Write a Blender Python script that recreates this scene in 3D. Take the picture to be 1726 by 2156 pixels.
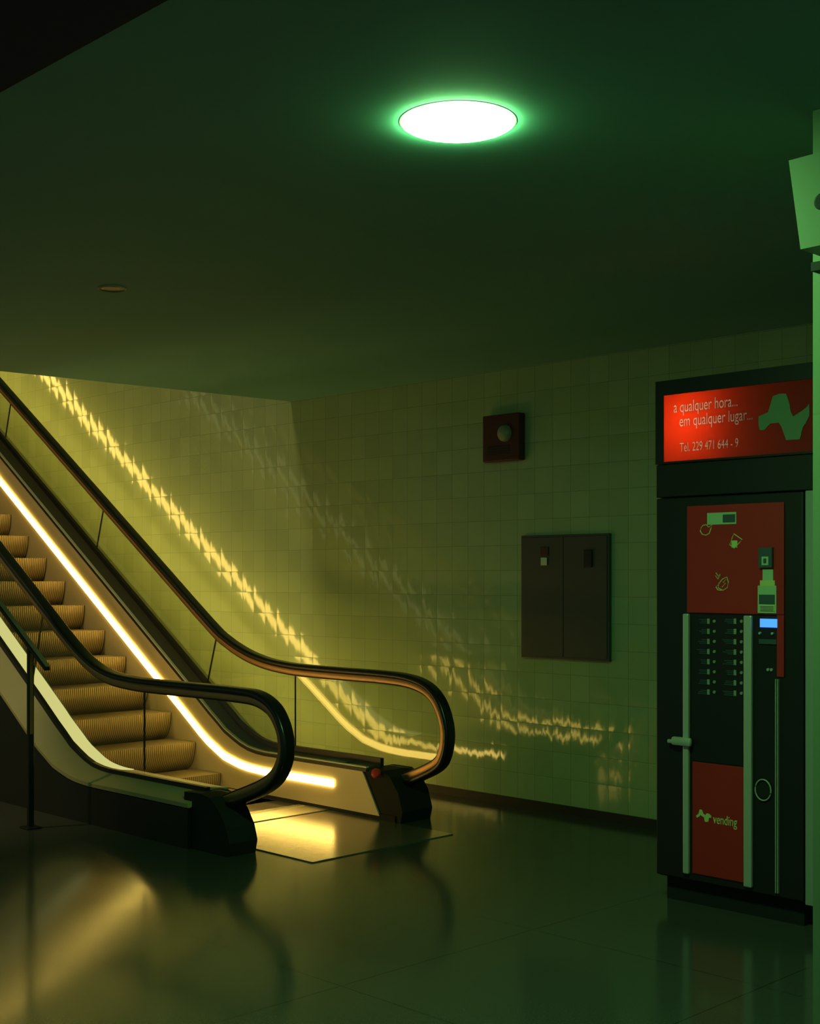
import bpy, bmesh, math, random
from mathutils import Vector, Matrix
random.seed(7)
S = bpy.context.scene
C = S.collection
for o in list(bpy.data.objects):
    bpy.data.objects.remove(o)

# ---------------------------------------------------------------- camera, world, exposure
EYE = 1.65                       # eye height (m)
FPX = 2750.0                     # focal length in pixels of the 1726 x 2156 frame
CX, HORIZON = 863.0, 1215.0
TH = math.asin(.7119)
cam_data = bpy.data.cameras.new('camera')
cam = bpy.data.objects.new('camera', cam_data)
C.objects.link(cam)
cam.location = (0, 0, EYE)
cam.rotation_euler = (math.pi / 2, 0, TH)
cam_data.sensor_fit = 'VERTICAL'
cam_data.sensor_height = 36
cam_data.lens = FPX / 2156 * 36
cam_data.shift_y = (HORIZON - 1078) / 2156
cam_data.clip_end = 100
S.camera = cam

world = bpy.data.worlds.new('world')
S.world = world
world.use_nodes = True
world.node_tree.nodes['Background'].inputs[0].default_value = (.60, 1.0, .72, 1)
world.node_tree.nodes['Background'].inputs[1].default_value = .085

S.view_settings.view_transform = 'Standard'
S.view_settings.look = 'None'
S.view_settings.gamma = 1
S.view_settings.exposure = 0
S.cycles.use_denoising = True
S.cycles.max_bounces = 10
S.cycles.transparent_max_bounces = 24
S.cycles.sample_clamp_indirect = 6

GREEN = (.32, 1.0, .28)          # fluorescent downlight as the film saw it
AMBER = (1.0, .66, .14)          # balustrade light strips
LAMP_POWER = 135.0
STRIP_POWER = 12.0
WELL_POWER = 300.0

SN, CS = math.sin(TH), math.cos(TH)


def at(px, py, Y):
    """world (x, z) where the sight line through a photograph pixel meets the plane y = Y"""
    p = px - CX
    t = Y / (FPX * CS + SN * p)
    return t * (-FPX * SN + CS * p), EYE + (HORIZON - py) * t


# ---------------------------------------------------------------- materials
def new_mat(name):
    m = bpy.data.materials.new(name)
    m.use_nodes = True
    nt = m.node_tree
    return m, nt, nt.nodes['Principled BSDF'], nt.nodes, nt.links


def mat(name, col, rough=.5, metal=0.0, noise=0.0, nscale=20, bump=0.0, spec=.5):
    m, nt, b, N, L = new_mat(name)
    b.inputs['Base Color'].default_value = (*col, 1)
    b.inputs['Roughness'].default_value = rough
    b.inputs['Metallic'].default_value = metal
    b.inputs['Specular IOR Level'].default_value = spec
    if noise or bump:
        tc = N.new('ShaderNodeTexCoord')
        n = N.new('ShaderNodeTexNoise')
        n.inputs['Scale'].default_value = nscale
        n.inputs['Detail'].default_value = 5
        L.new(tc.outputs['Object'], n.inputs['Vector'])
        if noise:
            mx = N.new('ShaderNodeMix')
            mx.data_type = 'RGBA'
            mx.inputs[6].default_value = (*[c * (1 - noise) for c in col], 1)
            mx.inputs[7].default_value = (*[min(1, c * (1 + noise)) for c in col], 1)
            L.new(n.outputs['Fac'], mx.inputs[0])
            L.new(mx.outputs[2], b.inputs['Base Color'])
        if bump:
            bp = N.new('ShaderNodeBump')
            bp.inputs['Strength'].default_value = bump
            bp.inputs['Distance'].default_value = .01
            L.new(n.outputs['Fac'], bp.inputs['Height'])
            L.new(bp.outputs['Normal'], b.inputs['Normal'])
    return m


def emit(name, col, power):
    m, nt, b, N, L = new_mat(name)
    b.inputs['Base Color'].default_value = (0, 0, 0, 1)
    b.inputs['Emission Color'].default_value = (*col, 1)
    b.inputs['Emission Strength'].default_value = power
    b.inputs['Specular IOR Level'].default_value = 0
    return m


def mathn(N, L, op, a, b=None, c=None):
    n = N.new('ShaderNodeMath')
    n.operation = op
    for i, v in enumerate((a, b, c)):
        if v is None:
            continue
        if isinstance(v, (int, float)):
            n.inputs[i].default_value = v
        else:
            L.new(v, n.inputs[i])
    return n.outputs[0]


def tile_material(name, col, tw, th, z0, tilt, dome, rough, grout=.0035, stagger=.5, gcol=(.22, .29, .17)):
    """glazed wall tiles in the x-z plane; every tile leans and bulges a little"""
    m, nt, b, N, L = new_mat(name)
    geo = N.new('ShaderNodeNewGeometry')
    sp = N.new('ShaderNodeSeparateXYZ')
    L.new(geo.outputs['Position'], sp.inputs[0])
    v = mathn(N, L, 'DIVIDE', mathn(N, L, 'SUBTRACT', sp.outputs['Z'], z0), th)
    row = mathn(N, L, 'FLOOR', v)
    fv = mathn(N, L, 'SUBTRACT', v, row)
    sh = mathn(N, L, 'MULTIPLY', mathn(N, L, 'MODULO', mathn(N, L, 'ADD', row, 40), 2), stagger)
    u = mathn(N, L, 'ADD', mathn(N, L, 'DIVIDE', sp.outputs['X'], tw), sh)
    colm = mathn(N, L, 'FLOOR', u)
    fu = mathn(N, L, 'SUBTRACT', u, colm)
    cmb = N.new('ShaderNodeCombineXYZ')
    L.new(colm, cmb.inputs[0])
    L.new(row, cmb.inputs[1])
    wn = N.new('ShaderNodeTexWhiteNoise')
    wn.noise_dimensions = '3D'
    L.new(cmb.outputs[0], wn.inputs['Vector'])
    ws = N.new('ShaderNodeSeparateColor')
    L.new(wn.outputs['Color'], ws.inputs[0])
    # fine waviness of the glaze
    nz = N.new('ShaderNodeTexNoise')
    nz.inputs['Scale'].default_value = 9
    nz.inputs['Detail'].default_value = 3
    mp = N.new('ShaderNodeMapping')
    mp.inputs['Scale'].default_value = (3.6, 1, .55)
    L.new(geo.outputs['Position'], mp.inputs['Vector'])
    L.new(mp.outputs[0], nz.inputs['Vector'])
    ns = N.new('ShaderNodeSeparateColor')
    L.new(nz.outputs['Color'], ns.inputs[0])

    def lean(rnd, f, wav, k):
        a = mathn(N, L, 'MULTIPLY', mathn(N, L, 'SUBTRACT', rnd, .5), tilt)
        d = mathn(N, L, 'SUBTRACT', f, .5)
        d = mathn(N, L, 'MULTIPLY', d, dome)
        w = mathn(N, L, 'MULTIPLY', mathn(N, L, 'SUBTRACT', wav, .5), tilt * k)
        return mathn(N, L, 'ADD', mathn(N, L, 'ADD', a, d), w)
    tx = lean(ws.outputs[0], fu, ns.outputs[0], 2.0)
    tz = lean(ws.outputs[1], fv, ns.outputs[1], 4.6)
    tv = N.new('ShaderNodeCombineXYZ')
    L.new(tx, tv.inputs[0])
    L.new(tz, tv.inputs[2])
    ad = N.new('ShaderNodeVectorMath')
    ad.operation = 'ADD'
    L.new(geo.outputs['Normal'], ad.inputs[0])
    L.new(tv.outputs[0], ad.inputs[1])
    nm = N.new('ShaderNodeVectorMath')
    nm.operation = 'NORMALIZE'
    L.new(ad.outputs[0], nm.inputs[0])
    L.new(nm.outputs[0], b.inputs['Normal'])
    # grout mask
    gx = mathn(N, L, 'LESS_THAN', mathn(N, L, 'SUBTRACT', .5, mathn(N, L, 'ABSOLUTE', mathn(N, L, 'SUBTRACT', fu, .5))), grout / tw / 2)
    gz = mathn(N, L, 'LESS_THAN', mathn(N, L, 'SUBTRACT', .5, mathn(N, L, 'ABSOLUTE', mathn(N, L, 'SUBTRACT', fv, .5))), grout / th / 2)
    g = mathn(N, L, 'MAXIMUM', gx, gz)
    shade = mathn(N, L, 'MULTIPLY_ADD', ws.outputs[2], .12, .94)
    c1 = N.new('ShaderNodeMix')
    c1.data_type = 'RGBA'
    c1.blend_type = 'MULTIPLY'
    c1.inputs[0].default_value = 1
    c1.inputs[6].default_value = (*col, 1)
    L.new(shade, c1.inputs[7])
    c2 = N.new('ShaderNodeMix')
    c2.data_type = 'RGBA'
    c2.inputs[7].default_value = (*gcol, 1)
    L.new(g, c2.inputs[0])
    L.new(c1.outputs[2], c2.inputs[6])
    L.new(c2.outputs[2], b.inputs['Base Color'])
    L.new(mathn(N, L, 'MULTIPLY_ADD', g, .6, rough), b.inputs['Roughness'])
    return m


def glass_material(name, tint, rough=0.0, ior=1.45):
    """thin architectural glass: mostly straight through, Fresnel reflection on top"""
    m, nt, b, N, L = new_mat(name)
    N.remove(b)
    out = N['Material Output']
    tr = N.new('ShaderNodeBsdfTransparent')
    tr.inputs[0].default_value = (*tint, 1)
    gl = N.new('ShaderNodeBsdfGlossy')
    gl.inputs['Roughness'].default_value = rough
    fr = N.new('ShaderNodeFresnel')
    geo = N.new('ShaderNodeNewGeometry')
    # the same reflectance on both faces of the pane
    L.new(mathn(N, L, 'MULTIPLY_ADD', geo.outputs['Backfacing'], 1 / ior - ior, ior), fr.inputs[0])
    mx = N.new('ShaderNodeMixShader')
    L.new(fr.outputs[0], mx.inputs[0])
    L.new(tr.outputs[0], mx.inputs[1])
    L.new(gl.outputs[0], mx.inputs[2])
    L.new(mx.outputs[0], out.inputs['Surface'])
    return m


def ribbed_metal(name, col, rough, pitch):
    """aluminium with fine grooves that run with the direction of travel (constant y)"""
    m, nt, b, N, L = new_mat(name)
    geo = N.new('ShaderNodeNewGeometry')
    sp = N.new('ShaderNodeSeparateXYZ')
    L.new(geo.outputs['Position'], sp.inputs[0])
    s = mathn(N, L, 'SINE', mathn(N, L, 'MULTIPLY', sp.outputs['Y'], 2 * math.pi / pitch))
    h = mathn(N, L, 'MULTIPLY_ADD', s, .5, .5)
    bp = N.new('ShaderNodeBump')
    bp.inputs['Strength'].default_value = .5
    bp.inputs['Distance'].default_value = .004
    L.new(h, bp.inputs['Height'])
    L.new(bp.outputs[0], b.inputs['Normal'])
    cr = N.new('ShaderNodeMix')
    cr.data_type = 'RGBA'
    cr.inputs[6].default_value = (*[c * .25 for c in col], 1)
    cr.inputs[7].default_value = (*col, 1)
    L.new(h, cr.inputs[0])
    L.new(cr.outputs[2], b.inputs['Base Color'])
    b.inputs['Roughness'].default_value = rough
    b.inputs['Metallic'].default_value = .5
    return m


def floor_material():
    m, nt, b, N, L = new_mat('polished_dark_floor')
    geo = N.new('ShaderNodeNewGeometry')
    n = N.new('ShaderNodeTexNoise')
    n.inputs['Scale'].default_value = 140
    n.inputs['Detail'].default_value = 4
    L.new(geo.outputs['Position'], n.inputs['Vector'])
    cr = N.new('ShaderNodeMix')
    cr.data_type = 'RGBA'
    cr.inputs[6].default_value = (.035, .036, .034, 1)
    cr.inputs[7].default_value = (.095, .095, .09, 1)
    L.new(n.outputs['Fac'], cr.inputs[0])
    sp = N.new('ShaderNodeSeparateXYZ')
    L.new(geo.outputs['Position'], sp.inputs[0])
    gs = []
    for ax, off in (('X', .35), ('Y', .1)):
        f = mathn(N, L, 'FRACT', mathn(N, L, 'DIVIDE', mathn(N, L, 'ADD', sp.outputs[ax], 30 + off), 1.2))
        gs.append(mathn(N, L, 'LESS_THAN', f, .004))
    g = mathn(N, L, 'MAXIMUM', gs[0], gs[1])
    c2 = N.new('ShaderNodeMix')
    c2.data_type = 'RGBA'
    c2.inputs[7].default_value = (.02, .02, .02, 1)
    L.new(g, c2.inputs[0])
    L.new(cr.outputs[2], c2.inputs[6])
    L.new(c2.outputs[2], b.inputs['Base Color'])
    n2 = N.new('ShaderNodeTexNoise')
    n2.inputs['Scale'].default_value = 1.6
    n2.inputs['Detail'].default_value = 3
    L.new(geo.outputs['Position'], n2.inputs['Vector'])
    L.new(mathn(N, L, 'MULTIPLY_ADD', n2.outputs['Fac'], .08, .105), b.inputs['Roughness'])
    b.inputs['Specular IOR Level'].default_value = .36
    return m


M = {
    'tile': tile_material('glazed_wall_tile', (.39, .50, .28), .162, .182, .06, .020, .040, .09, stagger=0),
    'pillar': tile_material('pillar_panel', (.22, .32, .19), 1.6, 2.2, -.023, .0, .0, .35, grout=.008, stagger=0),
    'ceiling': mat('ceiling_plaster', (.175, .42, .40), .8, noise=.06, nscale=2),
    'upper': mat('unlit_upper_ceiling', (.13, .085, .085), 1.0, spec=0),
    'floor': floor_material(),
    'skirt_dark': mat('dark_skirting', (.02, .02, .02), .6),
    'black': mat('satin_black_metal', (.012, .012, .012), .42),
    'black_matt': mat('matt_black', (.010, .010, .010), .75),
    'rubber': mat('black_handrail_rubber', (.012, .012, .012), .28, spec=.6),
    'bronze': mat('bronze_guide_rail', (.55, .33, .17), .38, metal=.85),
    'steel': mat('brushed_steel', (.50, .49, .45), .30, metal=.75, noise=.08, nscale=40),
    'steel_soft': mat('satin_steel_panel', (.62, .52, .36), .42, metal=.25),
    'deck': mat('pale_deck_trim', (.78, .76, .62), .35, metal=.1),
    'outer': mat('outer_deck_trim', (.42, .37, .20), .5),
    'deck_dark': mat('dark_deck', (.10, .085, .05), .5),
    'painted_deck_glow': emit('pale_yellow_painted_glow', (1.0, .93, .36), .95),  # lamplight on the near deck put in as emission; no fixture here
    'plate': mat('landing_plate_steel', (.40, .36, .30), .20, metal=.75, noise=.1, nscale=60, bump=.05),
    'step': ribbed_metal('ribbed_step_aluminium', (.52, .40, .22), .42, .018),
    'comb': mat('comb_plate_aluminium', (.60, .56, .46), .25, metal=.8),
    'glass': glass_material('balustrade_glass', (.88, .90, .84)),
    'window': glass_material('machine_window', (.75, .8, .75), .02, 1.5),
    'joint': mat('glass_joint', (.02, .02, .015), .4),
    'strip': emit('amber_light_strip', AMBER, STRIP_POWER),
    'lamp': emit('green_white_diffuser', GREEN, LAMP_POWER),
    'well': emit('warm_diffuser', (1.0, .80, .34), WELL_POWER),
    'dead_lamp': mat('unlit_diffuser', (.42, .34, .22), .4),
    'red': mat('red_panel', (.50, .022, .018), .42, noise=.05, nscale=8),
    'red_dark': mat('dull_red_case', (.085, .018, .014), .5),
    'red_button': mat('red_button', (.85, .05, .04), .35),
    'white': mat('white_print', (.72, .74, .66), .5),
    'yellow_print': mat('yellow_green_print', (.62, .70, .28), .5),
    'green_print': mat('pale_green_print', (.45, .60, .38), .5),
    'blue_dark': mat('dark_blue_print', (.05, .09, .11), .5),
    'rail': mat('machine_trim_aluminium', (.55, .57, .52), .38, metal=.3),
    'grey_side': mat('grey_machine_side', (.34, .36, .32), .5),
    'cabinet': mat('grey_cabinet_paint', (.075, .07, .075), .5),
    'lcd': emit('blue_display', (.06, .28, 1.0), 1.6),
    'lens': mat('frosted_dome', (.30, .34, .26), .3),
    'pale_box': mat('pale_box_paint', (.22, .32, .19), .45),
}
# sign face: red translucent acrylic with a soft gloss
m, nt, b, N, L = new_mat('red_translucent_acrylic')
tl = N.new('ShaderNodeBsdfTranslucent'); tl.inputs[0].default_value = (.97, .20, .07, 1)
mx = N.new('ShaderNodeMixShader'); mx.inputs[0].default_value = .55
b.inputs['Base Color'].default_value = (.36, .035, .022, 1); b.inputs['Roughness'].default_value = .12
L.new(tl.outputs[0], mx.inputs[1]); L.new(b.outputs[0], mx.inputs[2])
L.new(mx.outputs[0], N['Material Output'].inputs['Surface'])
M['sign'] = m
m, nt, b, N, L = new_mat('white_translucent_print')
tl = N.new('ShaderNodeBsdfTranslucent'); tl.inputs[0].default_value = (1, .9, .8, 1)
mx = N.new('ShaderNodeMixShader'); mx.inputs[0].default_value = .30
b.inputs['Base Color'].default_value = (.55, .5, .42, 1); b.inputs['Roughness'].default_value = .2
L.new(tl.outputs[0], mx.inputs[1]); L.new(b.outputs[0], mx.inputs[2])
L.new(mx.outputs[0], N['Material Output'].inputs['Surface'])
M['sign_white'] = m
M['sign_mark'] = mat('sage_green_print', (.16, .26, .16), .25)


# ---------------------------------------------------------------- mesh helpers
class MB:
    def __init__(s):
        s.bm = bmesh.new()

    def box(s, x0, x1, y0, y1, z0, z1, bev=0.0):
        r = bmesh.ops.create_cube(s.bm, size=1)
        for v in r['verts']:
            v.co = ((x0 + x1) / 2 + v.co.x * (x1 - x0), (y0 + y1) / 2 + v.co.y * (y1 - y0), (z0 + z1) / 2 + v.co.z * (z1 - z0))
        if bev:
            es = {e for v in r['verts'] for e in v.link_edges}
            bmesh.ops.bevel(s.bm, geom=list(es), offset=bev, segments=2, affect='EDGES', profile=.5)
        return s

    def prism(s, poly, y0, y1):
        """closed polygon of (x, z) extruded from y0 to y1"""
        a = [s.bm.verts.new((x, y0, z)) for x, z in poly]
        c = [s.bm.verts.new((x, y1, z)) for x, z in poly]
        n = len(poly)
        s.bm.faces.new(a)
        s.bm.faces.new(c[::-1])
        for i in range(n):
            j = (i + 1) % n
            s.bm.faces.new((a[i], c[i], c[j], a[j]))
        return s

    def strip4(s, secs, caps=True):
        """list of closed cross-sections (each a list of points), joined in order"""
        rings = [[s.bm.verts.new(p) for p in r] for r in secs]
        n = len(rings[0])
        for a, b_ in zip(rings, rings[1:]):
            for i in range(n):
                j = (i + 1) % n
                s.bm.faces.new((a[i], a[j], b_[j], b_[i]))
        if caps:
            s.bm.faces.new(rings[0][::-1])
            s.bm.faces.new(rings[-1])
        return s

    def tube(s, pts, r, seg=8, closed=False):
        pts = [Vector(p) for p in pts]
        rings = []
        n = len(pts)
        for i, p in enumerate(pts):
            if closed:
                d = pts[(i + 1) % n] - pts[i - 1]
            else:
                d = pts[min(i + 1, n - 1)] - pts[max(i - 1, 0)]
            d.normalize()
            up = Vector((0, 0, 1)) if abs(d.z) < .95 else Vector((1, 0, 0))
            a = d.cross(up).normalized()
            b_ = a.cross(d)
            rings.append([p + a * r * math.cos(t) + b_ * r * math.sin(t) for t in [2 * math.pi * k / seg for k in range(seg)]])
        if closed:
            rings.append(rings[0])
        s.strip4(rings, caps=not closed)
        return s

    def cyl(s, c, axis, r, h, seg=32, r2=None):
        """cylinder with its base centre at c along unit axis"""
        ax = Vector(axis).normalized()
        q = Vector((0, 0, 1)).rotation_difference(ax).to_matrix().to_4x4()
        bmesh.ops.create_cone(s.bm, cap_ends=True, segments=seg, radius1=r, radius2=r if r2 is None else r2, depth=h,
                              matrix=Matrix.Translation(Vector(c) + ax * h / 2) @ q)
        return s

    def lathe(s, c, axis, prof, seg=48):
        """profile of (radius, height) turned about axis"""
        ax = Vector(axis).normalized()
        q = Vector((0, 0, 1)).rotation_difference(ax).to_matrix()
        rings = []
        for r, h in prof:
            rings.append([Vector(c) + q @ Vector((r * math.cos(t), r * math.sin(t), h)) for t in [2 * math.pi * k / seg for k in range(seg)]])
        s.strip4(rings)
        return s

    def build(s, name, material, parent=None, smooth=False, kind=None, label=None):
        bmesh.ops.remove_doubles(s.bm, verts=s.bm.verts, dist=1e-5)
        bmesh.ops.recalc_face_normals(s.bm, faces=s.bm.faces)
        me = bpy.data.meshes.new(name)
        s.bm.to_mesh(me)
        s.bm.free()
        me.materials.append(material)
        if smooth:
            for p in me.polygons:
                p.use_smooth = True
            me.set_sharp_from_angle(angle=math.radians(38))
        o = bpy.data.objects.new(name, me)
        C.objects.link(o)
        if parent is not None:
            o.parent = parent
            o.matrix_parent_inverse = chain_inverse(parent)
        if kind:
            o['kind'] = kind
        if label:
            o['label'] = label
        return o


def world_of(o):
    m = Matrix.LocRotScale(o.location, o.rotation_euler, o.scale)
    if o.parent:
        return world_of(o.parent) @ o.matrix_parent_inverse @ m
    return m


def chain_inverse(o):
    return world_of(o).inverted()


def thing(name, label, cat, loc=(0, 0, 0), group=None):
    o = bpy.data.objects.new(name, None)
    o.empty_display_size = .2
    C.objects.link(o)
    o.location = loc
    o['label'] = label
    o['category'] = cat
    if group:
        o['group'] = group
    return o


def text_mesh(name, body, x, z, y, size, material, parent, rot=0.0, sx=1.0, thick=.0015, bold=0.0, label=None):
    """lettering that stands in an x-z plane facing -y"""
    cu = bpy.data.curves.new(name, 'FONT')
    cu.body = body
    cu.size = size
    cu.extrude = thick
    cu.offset = bold
    tmp = bpy.data.objects.new(name + '_curve', cu)
    C.objects.link(tmp)
    dg = bpy.context.evaluated_depsgraph_get()
    me = bpy.data.meshes.new_from_object(tmp.evaluated_get(dg))
    bpy.data.objects.remove(tmp)
    bpy.data.curves.remove(cu)
    me.transform(Matrix.Translation((x, y, z)) @ Matrix.Rotation(rot, 4, 'Y') @ Matrix.Rotation(math.pi / 2, 4, 'X') @ Matrix.Diagonal((sx, 1, 1, 1)))
    me.materials.clear()
    me.materials.append(material)
    o = bpy.data.objects.new(name, me)
    C.objects.link(o)
    o.parent = parent
    o.matrix_parent_inverse = chain_inverse(parent)
    if label:
        o['label'] = label
    return o


# ---------------------------------------------------------------- the hall
WALL = 7.16          # y of the tiled wall behind the escalator
CEIL = 3.16
EDGE_X = -8.72       # where the ceiling stops for the escalator well

MB().box(-17, 2.5, -2.5, WALL, -.12, 0).build('floor', M['floor'], kind='structure')
MB().box(-17, 2.5, WALL, WALL + .2, -.12, 7.0).build('wall_back', M['tile'], kind='structure')
MB().box(-17, -3.0, WALL - .012, WALL, 0, .06).build('baseboard_back', M['skirt_dark'], kind='structure')
# ceiling slab: ends over the escalator and again at a higher, unlit bay in front
cb = MB()
lo = [(EDGE_X, WALL), (-9.14, 1.95), (2.5, 1.95), (2.5, WALL)]
cb.strip4([[(x, y, CEIL) for x, y in lo], [(x, y, CEIL + .45) for x, y in lo]])
cb.build('ceiling', M['ceiling'], kind='structure')
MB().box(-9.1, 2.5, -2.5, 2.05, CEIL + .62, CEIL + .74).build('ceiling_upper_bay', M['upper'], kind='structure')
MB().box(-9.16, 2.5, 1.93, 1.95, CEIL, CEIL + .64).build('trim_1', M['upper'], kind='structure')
MB().box(-17, -9.0, -2.5, WALL + .2, 5.4, 5.5).build('ceiling_well', M['ceiling'], kind='structure')
# far end of the escalator well
MB().box(-17.2, -17, -2.5, WALL + .2, -.12, 7.0).build('wall_left', M['tile'], kind='structure')

# pillar at the edge of the view
PY = 3.9
px0 = at(1711, 1215, PY)[0]
MB().box(px0, px0 + .6, PY, PY + .5, 0, CEIL).build('wall_right', M['pillar'], kind='structure')


# ---------------------------------------------------------------- escalator
SLOPE = .652
SK = [(-5.9, .2), (-7.7, .2), (-7.95, .213), (-8.19, .263), (-8.44, .378), (-8.697, .548)]


def skirt_z(x):
    """height of the light-strip line along the run"""
    if x <= SK[-1][0]:
        return SK[-1][1] + (SK[-1][0] - x) * SLOPE
    for (xa, za), (xb, zb) in zip(SK, SK[1:]):
        if xb <= x <= xa:
            t = (x - xa) / (xb - xa)
            return za + (zb - za) * t
    return .2


def incl(x):
    t = min(1, max(0, (-7.75 - x) / .8))
    return t * t * (3 - 2 * t)


def deck_z(x):
    return skirt_z(x) + .145 + .11 * incl(x)


def clamp_z(x):
    return skirt_z(x) + .195 + .12 * incl(x)


def smooth_pts(pts, n=6):
    """Catmull-Rom through (x, z) points"""
    out = []
    P = [pts[0]] + list(pts) + [pts[-1]]
    for i in range(1, len(P) - 2):
        p0, p1, p2, p3 = [Vector(q) for q in P[i - 1:i + 3]]
        for k in range(n):
            t = k / n
            out.append(.5 * ((2 * p1) + (p2 - p0) * t + (2 * p0 - 5 * p1 + 4 * p2 - p3) * t * t + (3 * p1 - p0 - 3 * p2 + p3) * t ** 3))
    out.append(Vector(pts[-1]))
    return out


XTOP = -15.2
YN, YF = 4.75, 6.22               # glass planes
NI, FI = 4.90, 6.07               # inner skirt planes
NEAR = [(XTOP, 1.42 + (-8.54 - XTOP) * .63), (-12, 1.42 + 3.46 * .63), (-9.25, 1.42 + .71 * .63), (-8.54, 1.42), (-8.205, 1.21), (-7.952, 1.075), (-7.709, 1.0), (-7.418, .972),
        (-7.086, .968), (-6.671, .97), (-6.285, .97), (-6.078, .958), (-5.93, .90), (-5.845, .80), (-5.812, .69), (-5.83, .58), (-5.90, .48), (-6.03, .40), (-6.285, .305), (-6.44, .25)]
FAR = [(XTOP, 1.30 + (-8.606 - XTOP) * .652), (-12.1, 1.30 + 3.494 * .652), (-9.566, 1.30 + .96 * .652), (-8.606, 1.30), (-8.353, 1.16), (-8.108, 1.07), (-7.872, 1.018), (-7.643, .993),
       (-7.422, .983), (-6.999, .98), (-6.603, .98), (-6.321, .968), (-6.14, .925), (-6.029, .845), (-5.963, .73), (-5.938, .603), (-5.963, .475), (-6.03, .385), (-6.229, .29), (-6.46, .215)]

esc = thing('escalator', 'escalator with black handrails, glass sides and amber light strips climbing past the tiled wall', 'escalator', (-6.9, 5.48, 0))

XS = [-6.0 - .1 * i for i in range(28)] + [-8.8 - .4 * i for i in range(17)]


def frame_along(pts):
    out = []
    for i, p in enumerate(pts):
        d = (pts[min(i + 1, len(pts) - 1)] - pts[max(i - 1, 0)]).normalized()
        out.append((p, d, Vector((-d.y, d.x))))     # point, tangent, normal (outward = away from the glass)
    return out


def sweep(pts, y, section):
    """section: (across y, along the outward normal) swept along an x-z path"""
    mb = MB()
    secs = []
    for p, d, n in frame_along(pts):
        secs.append([(p.x + n.x * v, y + u, p.y + n.y * v) for u, v in section])
    mb.strip4(secs)
    return mb


def rounded(w, h, r, k=3):
    pts = []
    for cx, cy, a0 in ((w / 2 - r, h / 2 - r, 0), (-w / 2 + r, h / 2 - r, 90), (-w / 2 + r, -h / 2 + r, 180), (w / 2 - r, -h / 2 + r, 270)):
        for i in range(k + 1):
            a = math.radians(a0 + 90 * i / k)
            pts.append((cx + r * math.cos(a), cy + r * math.sin(a)))
    return pts


def ribbon(xs, lo, hi, y0, y1):
    mb = MB()
    mb.strip4([[(x, y0, lo(x)), (x, y1, lo(x)), (x, y1, hi(x)), (x, y0, hi(x))] for x in xs])
    return mb


def rail_height(path):
    def f(x):
        best = None
        for a, b_ in zip(path, path[1:]):
            if a.x <= x <= b_.x:
                t = (x - a.x) / (b_.x - a.x)
                return a.y + (b_.y - a.y) * t
        return path[0].y
    return f


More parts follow.
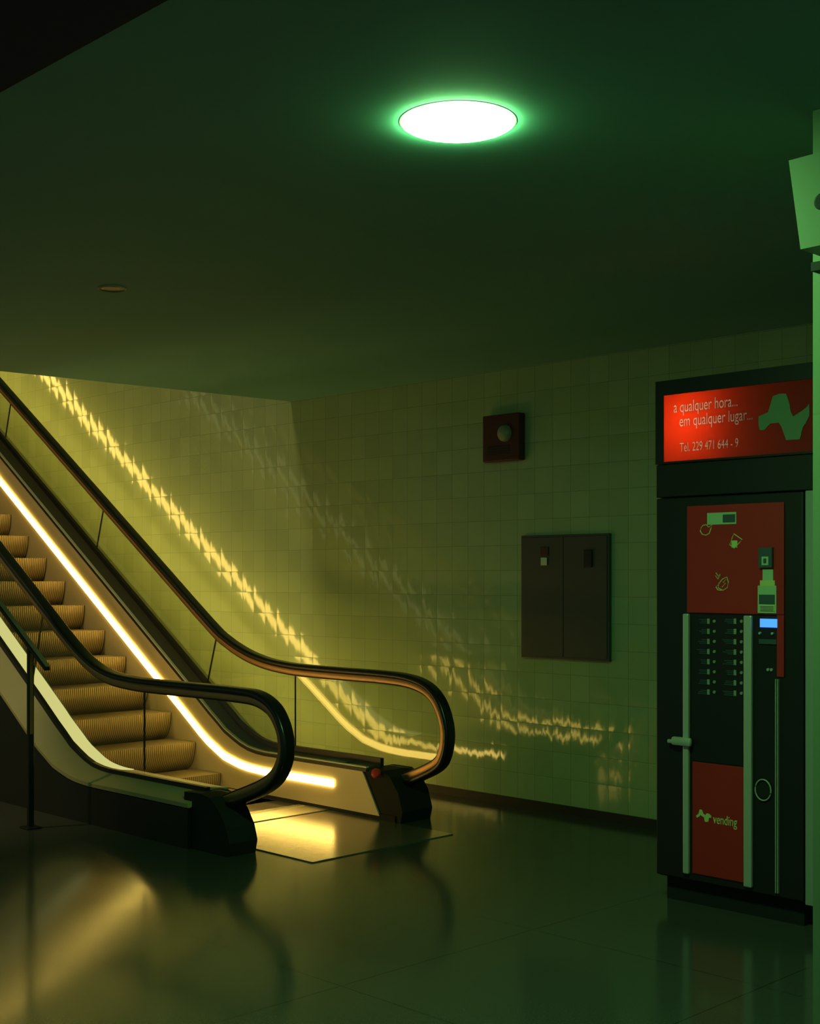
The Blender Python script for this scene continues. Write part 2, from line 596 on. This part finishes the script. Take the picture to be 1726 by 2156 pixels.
for side, pts, yg, yi, sgn in (('near', NEAR, YN, NI, -1), ('far', FAR, YF, FI, 1)):
    sp = smooth_pts(pts)
    tagname = 'nearer' if side == 'near' else 'wall-side'
    # handrail: C-shaped rubber belt
    belt = rounded(.092, .046, .02, 4)
    sweep(sp, yg, belt).build('handrail', M['rubber'], esc, smooth=True, label='black rubber handrail')
    inner = [(u, v - .040) for u, v in rounded(.052, .040, .006, 2)]
    gd = sweep(sp[:-2], yg, inner).build('handrail_guide', M['bronze'], esc, smooth=True, label='bronze guide rail under the handrail')
    MB_l = sweep(sp[:-2], yg, [(u, v - .064) for u, v in rounded(.034, .012, .003, 1)])
    MB_l.build('guide_lip', M['black'], gd)
    # glass panels: from clamp to just under the guide; split at joints
    top = [p + Vector((-f[2].x, -f[2].y)) * -0 for p, f in zip(sp, frame_along(sp))]
    bot_i = max(i for i, p in enumerate(sp) if p.x < -5.99 and i < len(sp) - 26)
    rh = rail_height([p for p in sp[:-30]])
    joints = [-7.28, -8.75, -10.45, -12.15, -13.85] if side == 'near' else [-7.52, -8.62, -10.30, -12.0, -13.7]
    lean = lambda xj: SLOPE * .5 if xj < -8.4 else 0.0
    # newel end panel outline follows the rail loop
    loop = [f[0] - f[2] * .055 for f in frame_along(sp)]
    endp = [p for p in loop if p.x > joints[0] + .004]
    zb = clamp_z(joints[0]) - .04
    endp = [p for p in endp if p.y > zb]
    poly = [(joints[0] + .004, zb)] + [(joints[0] + .004, endp[0].y)] + [(p.x, p.y) for p in endp]
    last = endp[-1]
    poly += [(last.x - .02, zb)]
    MB().prism(poly, yg - .006, yg + .006).build('glass_panel', M['glass'], esc)
    edges = joints + [XTOP + .1]
    for a, b_ in zip(edges, edges[1:]):
        n = 14
        secs = []
        for k in range(n + 1):
            xb = a - .004 + (b_ + .004 - a) * k / n
            # upper end shifted so joints stand square to the slope
            la, lb = lean(a), lean(b_)
            ln = la + (lb - la) * k / n
            zlo = clamp_z(xb) - .04
            zt = rh(xb) - .05
            xt = xb
            for _ in range(4):
                xt = xb + ln * (zt - zlo)
                zt = rh(xt) - .052
            secs.append([(xb, yg - .006, zlo), (xb, yg + .006, zlo), (xt, yg + .006, zt), (xt, yg - .006, zt)])
        MB().strip4(secs).build('glass_panel', M['glass'], esc)
        # dark joint seal
        la = lean(a)
        zlo = clamp_z(a)
        zt = rh(a) - .05
        for _ in range(4):
            xt = a + la * (zt - zlo)
            zt = rh(xt) - .052
        MB().strip4([[(a - .003, yg - .006, zlo), (a + .003, yg - .006, zlo), (a + .003, yg + .006, zlo), (a - .003, yg + .006, zlo)],
                     [(xt - .003, yg - .006, zt), (xt + .003, yg - .006, zt), (xt + .003, yg + .006, zt), (xt - .003, yg + .006, zt)]]).build('joint_seal', M['joint'], esc)
    xe = -6.58
    xs = [xe] + [x for x in XS if x < xe - .01]
    # black clamp profile that holds the glass
    ribbon(xs, lambda x: deck_z(x) - .06, (lambda x: clamp_z(x) - .035) if side == 'near' else clamp_z, yg - .016, yg + .016).build('glass_clamp', M['black'], esc)
    # inner deck between skirt and glass
    g0, g1 = yg - sgn * .016, yi
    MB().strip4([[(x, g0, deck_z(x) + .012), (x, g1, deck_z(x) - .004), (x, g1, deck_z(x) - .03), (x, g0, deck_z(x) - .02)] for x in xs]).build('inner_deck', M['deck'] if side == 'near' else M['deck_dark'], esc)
    if side == 'near':  # emissive band stands in for light falling on the deck
        MB().strip4([[(x, yg + .02, deck_z(x) + .016), (x, yi - .012, deck_z(x) + .003), (x, yi - .012, deck_z(x) - .002), (x, yg + .02, deck_z(x) + .010)] for x in [-7.62 - .06 * i for i in range(18)] + [-9.2 - .5 * i for i in range(12)]]).build('painted_deck_glow', M['painted_deck_glow'], esc, label='pale yellow band of light on the inner deck, painted as a glow')
    else:
        MB().strip4([[(x, yi + .022, deck_z(x) + .006), (x, yi, deck_z(x) + .004), (x, yi, deck_z(x) - .003), (x, yi + .022, deck_z(x) - .003)] for x in xs]).build('deck_trim', M['deck'], esc, label='bright metal trim along the deck edge')
    # thin black shadow gap then the skirt panel that carries the light strip
    ribbon(xs, lambda x: deck_z(x) - .03, lambda x: deck_z(x) - .012, yi - sgn * .004 if sgn > 0 else yi, yi if sgn > 0 else yi + .004).build('deck_gasket', M['black'], esc)
    poly_top = [(x, deck_z(x) - .03) for x in [-6.62] + [x for x in XS if x < -6.63]]
    poly_bot = [(x, max(.03, skirt_z(x) - .42)) for x in [-6.45] + [x for x in XS if x < -6.46]]
    y0, y1 = (yi, yi + .012) if sgn > 0 else (yi - .012, yi)
    MB().prism(poly_top + poly_bot[::-1], y0, y1).build('skirt_panel', M['steel_soft'], esc)
    xe2 = -6.915
    xs2 = [xe2] + [x for x in XS if x < xe2 - .01 and (side == 'far' or x > -9.3)]
    ys = (yi - .014, yi) if sgn > 0 else (yi, yi + .014)
    ribbon(xs2, lambda x: skirt_z(x) - .026, lambda x: skirt_z(x) + .026 + .008 * incl(x), *ys).build('light_strip', M['strip'], esc, label='glowing amber strip along the skirt')
    # outer deck slopes away from the glass, then dark cladding
    o0, o1 = yg + sgn * .016, yg + sgn * (.15 if sgn < 0 else .26)
    MB().strip4([[(x, o0, deck_z(x) - .015), (x, o1, deck_z(x) - .07 - .09 * incl(x)), (x, o1, deck_z(x) - .10 - .09 * incl(x)), (x, o0, deck_z(x) - .06)] for x in xs]).build('outer_deck', M['outer'], esc)
    yc0, yc1 = (o1 - .02, o1) if sgn > 0 else (o1, o1 + .02)
    ribbon(xs, lambda x: max(0.0, skirt_z(x) - 1.1), lambda x: deck_z(x) - .095 - .09 * incl(x), yc0, yc1).build('side_cladding', M['black'], esc)
    if side == 'far':
        ribbon(xs2, lambda x: skirt_z(x) + .01 - .10 * incl(x), lambda x: skirt_z(x) + .055 - .02 * incl(x), o1, o1 + .014).build('light_strip', M['strip'], esc, label='amber strip facing the tiled wall')
    # rounded black newel base that swallows the handrail
    yb0, yb1 = (YN - .12, YN + .09) if side == 'near' else (FI + .014, YF + .15)
    nb = [(-6.66, 0), (-6.66, .338), (-6.50, .345), (-6.40, .33), (-6.30, .26), (-6.235, .17), (-6.205, .08), (-6.225, 0)] if side == 'near' else \
         [(-6.9, 0), (-6.9, .29), (-6.72, .31), (-6.62, .335), (-6.44, .335), (-6.36, .30), (-6.28, .20), (-6.24, .08), (-6.26, 0)]
    nbo = MB().prism(nb, yb0, yb1).build('newel_base', M['black_matt'], esc)
    if side == 'far':
        bx, bz = -6.47, .318
        MB().lathe((bx, FI - .008, bz), (.35, -1, .3), [(.034, 0), (.034, .012), (.028, .022), (.012, .027), (.0005, .028)], 24).build('stop_button', M['red_button'], esc, smooth=True)
        MB().box(-7.02, -6.82, FI + .03, YF - .02, .347, .358, .003).build('key_switch_panel', M['blue_dark'], esc)

# steps
sy0, sy1 = NI + .006, FI - .006
prof = []
for k in range(11):
    a = math.radians(86 * k / 10)
    prof.append((-.125 * (1 - math.cos(a)), -.225 * math.sin(a)))
body = [(-.35, 0), (0, 0)] + prof[1:] + [(-.16, -.225), (-.04, -.03), (-.35, -.03)]


def step_z(x):
    """height of a step nosing at x"""
    tab = [(-7.0, .004), (-7.60, .004), (-7.92, .03), (-8.235, .13), (-8.56, .335)]
    if x < tab[-1][0]:
        return tab[-1][1] + (tab[-1][0] - x) * .632
    for (xa, za), (xb, zb) in zip(tab, tab[1:]):
        if xb <= x <= xa:
            return za + (zb - za) * (x - xa) / (xb - xa)
    return .004


mb = MB()
n_prof = [(x, z) for x, z in body]
mb.prism(n_prof, sy0, sy1)
step0 = mb.build('step', M['step'], esc, smooth=True)
step0.data.name = 'step_tread'
for i in range(21):
    x = -7.565 - .335 * i
    o = step0 if i == 0 else step0.copy()
    if i:
        C.objects.link(o)
        o.parent = esc
        o.matrix_parent_inverse = step0.matrix_parent_inverse
    o.location = (x, 0, step_z(x) - (.0 if i > 1 else .002 * (2 - i)))
# comb and landing plates
cm = MB()
cm.box(-7.22, -6.97, NI + .004, FI - .004, .0, .010)
for k in range(58):
    y = NI + .01 + k * .0198
    cm.box(-7.27, -7.20, y, y + .008, .004, .012)
cm.build('comb_plate', M['comb'], esc)
MB().box(-6.96, -5.76, NI - .01, FI + .0, 0, .006).build('landing_plate', M['plate'], esc)
MB().box(-6.965, -6.955, NI - .01, FI, .0, .009).build('plate_joint', M['black'], esc)
# handrail brush dark plinth under the flat part on the wall side
ribbon([-6.3, -6.6, -7.0, -7.4, -7.8], lambda x: 0.0, lambda x: .045, FI + .002, FI + .05).build('lower_plinth', M['black_matt'], esc)

# ---------------------------------------------------------------- guard rail beside the escalator
gy = 4.25
xa, za = at(64, 1368, gy)
x1, z1 = at(99, 1404, gy)
x2, z2 = xa - 1.6, za + 1.6 * SLOPE
gr = thing('guard_rail', 'dark metal guard rail with one post beside the lower escalator run', 'railing', (xa, gy, 0))
MB().box(xa - .013, xa + .013, gy - .02, gy + .02, 0, za + .01, .003).build('post', M['black'], gr)
MB().box(xa - .06, xa + .06, gy - .05, gy + .05, 0, .012, .002).build('base_plate', M['black'], gr)
MB().strip4([[(x1, gy - .02, z1 - .024), (x1, gy + .02, z1 - .024), (x1, gy + .02, z1), (x1, gy - .02, z1)],
             [(x2, gy - .02, z2 - .024), (x2, gy + .02, z2 - .024), (x2, gy + .02, z2), (x2, gy - .02, z2)]]).build('top_rail', M['black'], gr)
MB().strip4([[(x1, gy - .012, z1), (x1, gy + .022, z1), (x1, gy + .022, z1 + .006), (x1, gy - .012, z1 + .006)],
             [(x2, gy - .012, z2), (x2, gy + .022, z2), (x2, gy + .022, z2 + .006), (x2, gy - .012, z2 + .006)]]).build('rail_trim', M['steel'], gr, label='bright steel edge on top of the rail')
MB().box(xa + .0135, xa + .0165, gy - .012, gy + .01, .62, za - .02).build('post_trim', M['bronze'], gr, label='thin coppery edge down the post')

# ---------------------------------------------------------------- ceiling lamps
LX, LY = -2.972, 3.155
lamp = thing('ceiling_lamp', 'large round glowing green-white lamp in the dark ceiling', 'lamp', (LX, LY, CEIL))
MB().lathe((LX, LY, CEIL), (0, 0, -1), [(.195, 0), (.195, .0015), (.189, .002), (.189, .0)], 64).build('rim', M['pale_box'], lamp, smooth=True)
MB().lathe((LX, LY, CEIL), (0, 0, -1), [(.188, .0), (.188, .005), (.180, .010), (.17, .013), (.12, .017), (.05, .019), (.0005, .020)], 64).build('diffuser', M['lamp'], lamp, smooth=True, label='bright white diffuser')
t = (CEIL - EYE) / (HORIZON - 606)
dxp, dyp = t * (-FPX * SN + CS * (236 - CX)), t * (FPX * CS + SN * (236 - CX))
dl = thing('ceiling_downlight', 'small unlit round downlight in the ceiling above the escalator', 'lamp', (dxp, dyp, CEIL))
MB().lathe((dxp, dyp, CEIL), (0, 0, -1), [(.075, 0), (.075, .005), (.066, .010), (.060, .004)], 40).build('rim', M['dead_lamp'], dl, smooth=True)
MB().cyl((dxp, dyp, CEIL - .004), (0, 0, 1), .058, .0035, 40).build('diffuser', M['black'], dl)

wx_, wy_ = -9.75, -.3
wl = thing('well_lamp', 'round warm lamp in the high ceiling over the escalator well', 'lamp', (wx_, wy_, 5.4))
MB().lathe((wx_, wy_, 5.4), (0, 0, -1), [(.27, 0), (.27, .006), (.262, .009), (.26, .006)], 48).build('rim', M['pale_box'], wl, smooth=True)
MB().lathe((wx_, wy_, 5.4), (0, 0, -1), [(.258, 0), (.258, .010), (.2, .018), (.1, .022), (.0005, .023)], 48).build('diffuser', M['well'], wl, smooth=True)

# ---------------------------------------------------------------- things on the tiled wall
# alarm beacon box
xa, za = at(1029, 874, WALL); xb, zb = at(1106, 972, WALL)
ax0, ax1 = xa, xb
az0, az1 = EYE + (HORIZON - 972) * (WALL / (FPX * CS + SN * 204)), EYE + (HORIZON - 874) * (WALL / (FPX * CS + SN * 204))
al = thing('alarm_beacon', 'dull red square alarm box with a frosted dome high on the tiled wall', 'alarm', ((ax0 + ax1) / 2, WALL, az0))
MB().box(ax0, ax1, WALL - .07, WALL - .001, az0, az1, .008).build('case', M['red_dark'], al)
xc, zc = at(1062, 912, WALL - .075)
MB().lathe((xc, WALL - .069, zc), (0, -1, 0), [(.062, 0), (.060, .015), (.048, .032), (.028, .043), (.0005, .047)], 36).build('dome', M['lens'], al, smooth=True)
for k in range(4):
    MB().box(ax0 + .05, ax1 - .09, WALL - .074, WALL - .069, az0 + .05 + k * .018, az0 + .056 + k * .018).build('sounder_slot', M['black'], al)
# service cabinet
x0, z1 = at(1097, 1128, WALL - .03); x1, _ = at(1282, 1126, WALL - .03)
z0 = at(1097, 1383, WALL - .03)[1]
cab = thing('service_cabinet', 'flat dark grey service cabinet set in the tiled wall beside the vending machine', 'cabinet', ((x0 + x1) / 2, WALL, z0))
MB().box(x0, x1, WALL - .03, WALL - .001, z0, z1, .003).build('frame', M['cabinet'], cab)
xm = (x0 + x1) / 2
for a, b_ in ((x0 + .015, xm - .003), (xm + .003, x1 - .015)):
    MB().box(a, b_, WALL - .036, WALL - .0295, z0 + .015, z1 - .015, .002).build('door', M['cabinet'], cab)
hx, hz = at(1146, 1168, WALL - .04)
MB().box(hx - .035, hx + .035, WALL - .044, WALL - .0355, hz - .005, hz + .055, .002).build('sticker', M['red_dark'], cab)
MB().box(hx - .03, hx + .026, WALL - .046, WALL - .0435, hz - .075, hz - .02, .002).build('sticker', M['white'], cab, label='small pale square sticker')
hx, hz = at(1238, 1176, WALL - .04)
MB().box(hx - .035, hx + .035, WALL - .050, WALL - .0355, hz - .06, hz + .06, .004).build('latch', M['black'], cab)

# ---------------------------------------------------------------- vending machine
VY = 5.6
VD = .82
vx0 = at(1380, 1300, VY)[0]; vx1 = at(1692, 1300, VY)[0]
vz1 = 2.055
vm = thing('vending_machine', 'tall black drinks vending machine with red panels against the tiled wall', 'vending machine', ((vx0 + vx1) / 2, VY + VD / 2, 0))


def vp(px, py, off=0.0):
    return at(px, py, VY - off)


MB().box(vx0, vx1, VY + .03, VY + VD, .12, vz1, .006).build('body', M['black'], vm)
MB().box(vx1, vx1 + .06, VY + .012, VY + VD - .02, .115, vz1, .003).build('side_panel', M['grey_side'], vm, label='pale grey side panel')
MB().box(vx0 + .03, vx1 - .03, VY + .06, VY + VD - .05, .0, .12).build('plinth', M['black_matt'], vm)
door = MB().box(vx0 + .004, vx1 - .004, VY, VY + .028, .13, vz1 - .004, .006).build('door', M['black'], vm)
# upper red advertising panel
pxl, pzt = vp(1448, 1066); pxr, _ = vp(1652, 1060); pzb = vp(1448, 1290)[1]
up = MB().box(pxl, pxr, VY - .010, VY + .001, pzb, pzt, .003).build('red_panel', M['red'], vm, label='dull red upper panel with drink drawings')
# red strip continues down the right hand edge
sx0 = vp(1637, 1300)[0]
MB().box(sx0, pxr, VY - .010, VY + .001, vp(1640, 1425)[1], pzb - .002, .003).build('red_edge_strip', M['red'], vm)


def decal(px0, py0, px1, py1, m, name, par=None, d=.0125, label=None):
    xm = (px0 + px1) / 2
    a = vp(px0, py0, .01)[0]; b2 = vp(px1, py1, .01)[0]
    t_ = vp(xm, py0, .01)[1]; u_ = vp(xm, py1, .01)[1]
    return MB().box(a, b2, VY - d, VY - .009, u_, t_).build(name, m, par or up, label=label)


decal(1489, 1079, 1550, 1104, M['green_print'], 'sticker', label='pale green sticker with a dark right half')
decal(1522, 1083, 1548, 1100, M['blue_dark'], 'sticker_print', d=.0135)


def doodle(pts, name='cup_drawing', r=.0026, closed=True, m=None):
    P = []
    for a, b_ in pts:
        x, z = vp(a, b_, .011)
        P.append((x, VY - .011, z))
    return MB().tube(P, r, 6, closed).build(name, m or M['yellow_print'], up)


doodle([(1476, 1111), (1474, 1118), (1478, 1125), (1486, 1127), (1493, 1123), (1496, 1114), (1499, 1105), (1492, 1110), (1487, 1105), (1480, 1106)])
doodle([(1545, 1124), (1562, 1136), (1556, 1143), (1545, 1154), (1536, 1147), (1541, 1133)])
decal(1540, 1138, 1552, 1153, M['yellow_print'], 'cup_fill', d=.0115)
doodle([(1530, 1215), (1533, 1225), (1531, 1237), (1522, 1243), (1512, 1238), (1513, 1229), (1521, 1219)])
doodle([(1520, 1236), (1527, 1228), (1522, 1226), (1528, 1220)], 'steam_drawing', closed=False)
doodle([(1507, 1206), (1512, 1213), (1506, 1212), (1511, 1219), (1516, 1209)], 'steam_drawing', closed=False)
doodle([(1512, 1232), (1507, 1236), (1511, 1242), (1519, 1243)], 'cup_handle_drawing', closed=False)
# payment column: card reader, poster, blue display, keys
pay = decal(1601, 1153, 1629, 1195, M['blue_dark'], 'card_reader', vm, .030)
decal(1608, 1172, 1622, 1190, M['green_print'], 'card_symbol', pay, .032)
decal(1612, 1176, 1618, 1186, M['blue_dark'], 'card_slot', pay, .034)
decal(1606, 1198, 1628, 1224, M['green_print'], 'reader_label', vm, .014)
decal(1601, 1222, 1632, 1234, M['yellow_print'], 'reader_label', vm, .016)
ps = decal(1596, 1233, 1635, 1291, M['green_print'], 'notice', vm, .015, label='pale green notice with a dark band')
decal(1599, 1252, 1632, 1272, M['blue_dark'], 'notice_print', ps, .017)
decal(1600, 1274, 1632, 1287, M['yellow_print'], 'notice_print', ps, .017)
for k in range(4):
    decal(1602, 1276 + k * 3, 1630, 1277.2 + k * 3, M['blue_dark'], 'notice_line', ps, .0185)
disp = decal(1600, 1303, 1636, 1321, M['lcd'], 'display', vm, .012, label='small glowing blue display')
for a, b_ in ((1601, 1333), (1627, 1334)):
    x, z = vp(a, b_)
    MB().cyl((x, VY + .001, z), (0, -1, 0), .006, .012, 16).build('key', M['green_print'], vm)
decal(1597, 1346, 1634, 1356, M['blue_dark'], 'coin_label', vm, .004)
x, z = vp(1621, 1410)
MB().cyl((x - .008, VY + .001, z), (0, -1, 0), .007, .010, 16).build('lock', M['rail'], vm)
MB().cyl((x + .010, VY + .001, z), (0, -1, 0), .007, .010, 16).build('lock', M['rail'], vm)
# selection window with two columns of eight labels and buttons
wx0, wzt = vp(1460, 1295); wx1, _ = vp(1570, 1297); wzb = vp(1460, 1600)[1]
win = MB().box(wx0, wx1, VY - .004, VY + .001, wzb, wzt).build('selection_window', M['black'], vm)
for r in range(8):
    for c in range(2):
        bx = (1467, 1519)[c]
        py = 1308 + r * 21.3 + c * 2.5 * (r / 7)
        lx0 = vp(bx, py, .006)[0]; lx1 = vp(bx + (27 if c else 22), py, .006)[0]
        lz = vp(bx + 12, py, .006)[1]
        lb = MB()
        for q in range(3):
            w = (lx1 - lx0) * random.uniform(.55, 1)
            lb.box(lx1 - w, lx1, VY - .006, VY - .0035, lz - .010 + q * .0085, lz - .0065 + q * .0085)
        lb.build('selection_label', M['blue_dark'], vm)
        ix, iz = vp(bx + (28 if c else 24), py, .006)
        MB().box(ix - .007, ix + .007, VY - .007, VY - .0035, iz - .013, iz + .013, .001).build('price_tag', M['lens'], vm)
        qx, qz = vp(bx + (42 if c else 37), py, .006)
        MB().cyl((qx, VY, qz), (0, -1, 0), .0075, .010, 12).build('selection_button', M['lens'], vm)
# lower red panel with the wave mark
lx0, lzt = vp(1459, 1603); lx1, _ = vp(1569, 1612); lzb = vp(1459, 1838)[1]
low = MB().box(lx0, lx1, VY - .008, VY + .001, lzb, lzt, .003).build('red_panel', M['red'], vm, label='dull red lower panel with a wave mark')


def wave(cx_, cz_, s, y0, y1, material, name, par):
    """blocky heartbeat-like wave mark"""
    pts = [(-1.6, -.25), (-1.05, .25), (-.85, 1.0), (-.35, 1.0), (-.1, .35), (.35, .05), (.6, .45), (1.1, .45), (1.6, .15), (1.6, -.25), (1.15, -.25),
           (1.0, -1.0), (.5, -1.15), (.2, -1.0), (.1, -.35), (-.45, -.1), (-.65, .0), (-1.0, -.35), (-1.45, -.6)]
    return MB().prism([(cx_ + a * s, cz_ + b_ * s) for a, b_ in pts], y0, y1).build(name, material, par)


mx_, mz_ = vp(1481, 1717, .01)
wave(mx_, mz_, .036 * .75, VY - .0105, VY - .007, M['yellow_print'], 'wave_mark', low)
tx_, tz_ = vp(1501, 1729, .01)
text_mesh('lettering', 'vending', tx_, tz_ - .010, VY - .0095, .066, M['yellow_print'], low, sx=.66)
# aluminium rails
for (pa, pb, ya, yb) in ((1445, 1457, 1292, 1838), (1573, 1590, 1296, 1866)):
    x = (vp(pa, ya)[0] + vp(pb, ya)[0]) / 2 - .010
    w = (vp(pb, ya)[0] - vp(pa, ya)[0]) / 2
    zt = vp(pa, ya)[1]; zb_ = vp(pa, yb)[1]
    MB().box(x - w, x + w, VY - .022, VY + .001, zb_, zt, .006).build('trim_rail', M['rail'], vm, label='pale aluminium rail')
x = vp(1637, 1600)[0]
MB().box(x - .007, x - .001, VY - .014, VY + .001, vp(1637, 1880)[1], vp(1640, 1430)[1], .001).build('trim_rail', M['grey_side'], vm)
MB().box(x + .004, x + .010, VY - .014, VY + .001, vp(1637, 1880)[1], vp(1640, 1430)[1], .001).build('trim_rail', M['grey_side'], vm)
# lock handle over the outer rail
x, z = vp(1443, 1561)
hd = MB().box(x - .06, x + .055, VY - .045, VY - .018, z - .020, z + .024, .012).build('door_handle', M['rail'], vm, smooth=True)
MB().box(x - .085, x - .04, VY - .040, VY - .024, z - .012, z + .008, .006).build('handle_lever', M['rail'], hd, smooth=True)
MB().box(x - .012, x + .012, VY - .03, VY + .001, z - .012, z + .012).build('handle_bracket', M['grey_side'], hd)
# coin return ring
x, z = vp(1608, 1663)
P = [(x + .042 * math.cos(a), VY - .008, z + .050 * math.sin(a)) for a in [2 * math.pi * k / 32 for k in range(32)]]
cr = MB().tube(P, .0035, 8, True).build('coin_return_ring', M['rail'], vm, smooth=True)
MB().cyl((x, VY + .001, z), (0, -1, 0), .038, .005, 32).build('coin_return_cup', M['black_matt'], cr)
# header housing behind the lit sign
vz2 = 2.70
MB().box(vx0, vx1 + .06, VY + .005, VY + .30, vz1 + .002, vp(1400, 973)[1] - .012, .004).build('header_panel', M['black'], vm)

# illuminated sign on top
sx0, szt = vp(1397, 833); sx1 = vp(1722, 833)[0]; szb = vp(1397, 973)[1]
sg = thing('illuminated_sign', 'lit red sign reading a qualquer hora on top of the vending machine', 'sign', ((sx0 + sx1) / 2, VY + .15, szb - .01))
hs = MB()
hs.box(vx0, sx0, VY - .002, VY + .30, szb - .01, szt + .075)
hs.box(sx1, sx1 + .03, VY - .002, VY + .30, szb - .01, szt + .075)
hs.box(sx0, sx1, VY - .002, VY + .30, szt, szt + .075)
hs.box(sx0, sx1, VY - .002, VY + .30, szb - .01, szb)
hs.box(sx0, sx1, VY + .28, VY + .30, szb, szt)
hs.build('sign_housing', M['black'], sg)
face = MB().box(sx0, sx1, VY + .002, VY + .006, szb, szt).build('sign_face', M['sign'], sg, label='red acrylic face, brighter at one end')
tube_m = emit('sign_tube', (1, .82, .62), 120.0)
tx0 = sx0 + .02
MB().cyl((tx0, VY + .16, (szb + szt) / 2 + .035), (1, 0, 0), .013, .20, 20).build('fluorescent_tube', tube_m, sg)
cutters = []
for body_, px_, py_, sz_, w_, b_ in (('a qualquer hora...', 1417, 869, .080, .66, .0), ('em qualquer lugar...', 1429, 898, .080, .66, .0), ('Tel. 229 471 644 - 9', 1430, 951, .064, .64, .0)):
    lx_, lz_ = vp(px_, py_)
    cutter = text_mesh('cutter', body_, lx_, lz_, VY + .004, sz_, M['sign_white'], sg, sx=w_, thick=.02, bold=b_)
    md = face.modifiers.new('cut', 'BOOLEAN')
    md.object = cutter
    md.solver = 'EXACT'
    md.use_self = True
    cutters.append(cutter)
    text_mesh('lettering', body_, lx_, lz_, VY + .004, sz_, M['sign_white'], sg, sx=w_, thick=.0012, bold=b_)
bpy.context.view_layer.update()
cut_mesh = bpy.data.meshes.new_from_object(face.evaluated_get(bpy.context.evaluated_depsgraph_get()))
face.modifiers.clear()
face.data = cut_mesh
for c_ in cutters:
    bpy.data.objects.remove(c_)
# flowing wave emblem
em = [(1597, 877), (1617, 868), (1622, 852), (1627, 834), (1641, 829), (1655, 829), (1662, 850), (1665, 868), (1670, 877), (1690, 864), (1700, 855), (1704, 850),
      (1704, 875), (1697, 890), (1690, 900), (1684, 925), (1655, 927), (1650, 912), (1645, 898), (1640, 890), (1622, 892), (1610, 905), (1600, 906), (1597, 895)]
P = [vp(a, b_) for a, b_ in em]
MB().prism(P, VY - .0022, VY + .0025).build('wave_emblem', M['sign_mark'], sg)

# ---------------------------------------------------------------- pale tapered box on the pillar
by = PY - .22
c = [at(1660, 338, by), at(1685, 525, by)]
pb = thing('wall_speaker', 'pale tapered box with a dark round opening high on the pillar', 'speaker', (c[1][0] + .2, PY, c[1][1]))
poly = [c[0], (c[0][0] + .62, c[0][1] + .01), (c[1][0] + .58, c[1][1] + .01), c[1]]
MB().prism(poly, by, PY - .001).build('case', M['pale_box'], pb)
x, z = at(1731, 424, by)
MB().lathe((x, by + .001, z), (0, -1, 0), [(.026, 0), (.026, .004), (.021, .006), (.0005, .0062)], 36).build('opening', M['black_matt'], pb)
x, z = at(1712, 532, by + .05)
MB().box(px0 + .02, px0 + .3, PY - .05, PY - .001, c[1][1] - .03, c[1][1] - .002).build('underside_shadow', M['black_matt'], pb)  # black strip drawn as the shadow line under the case
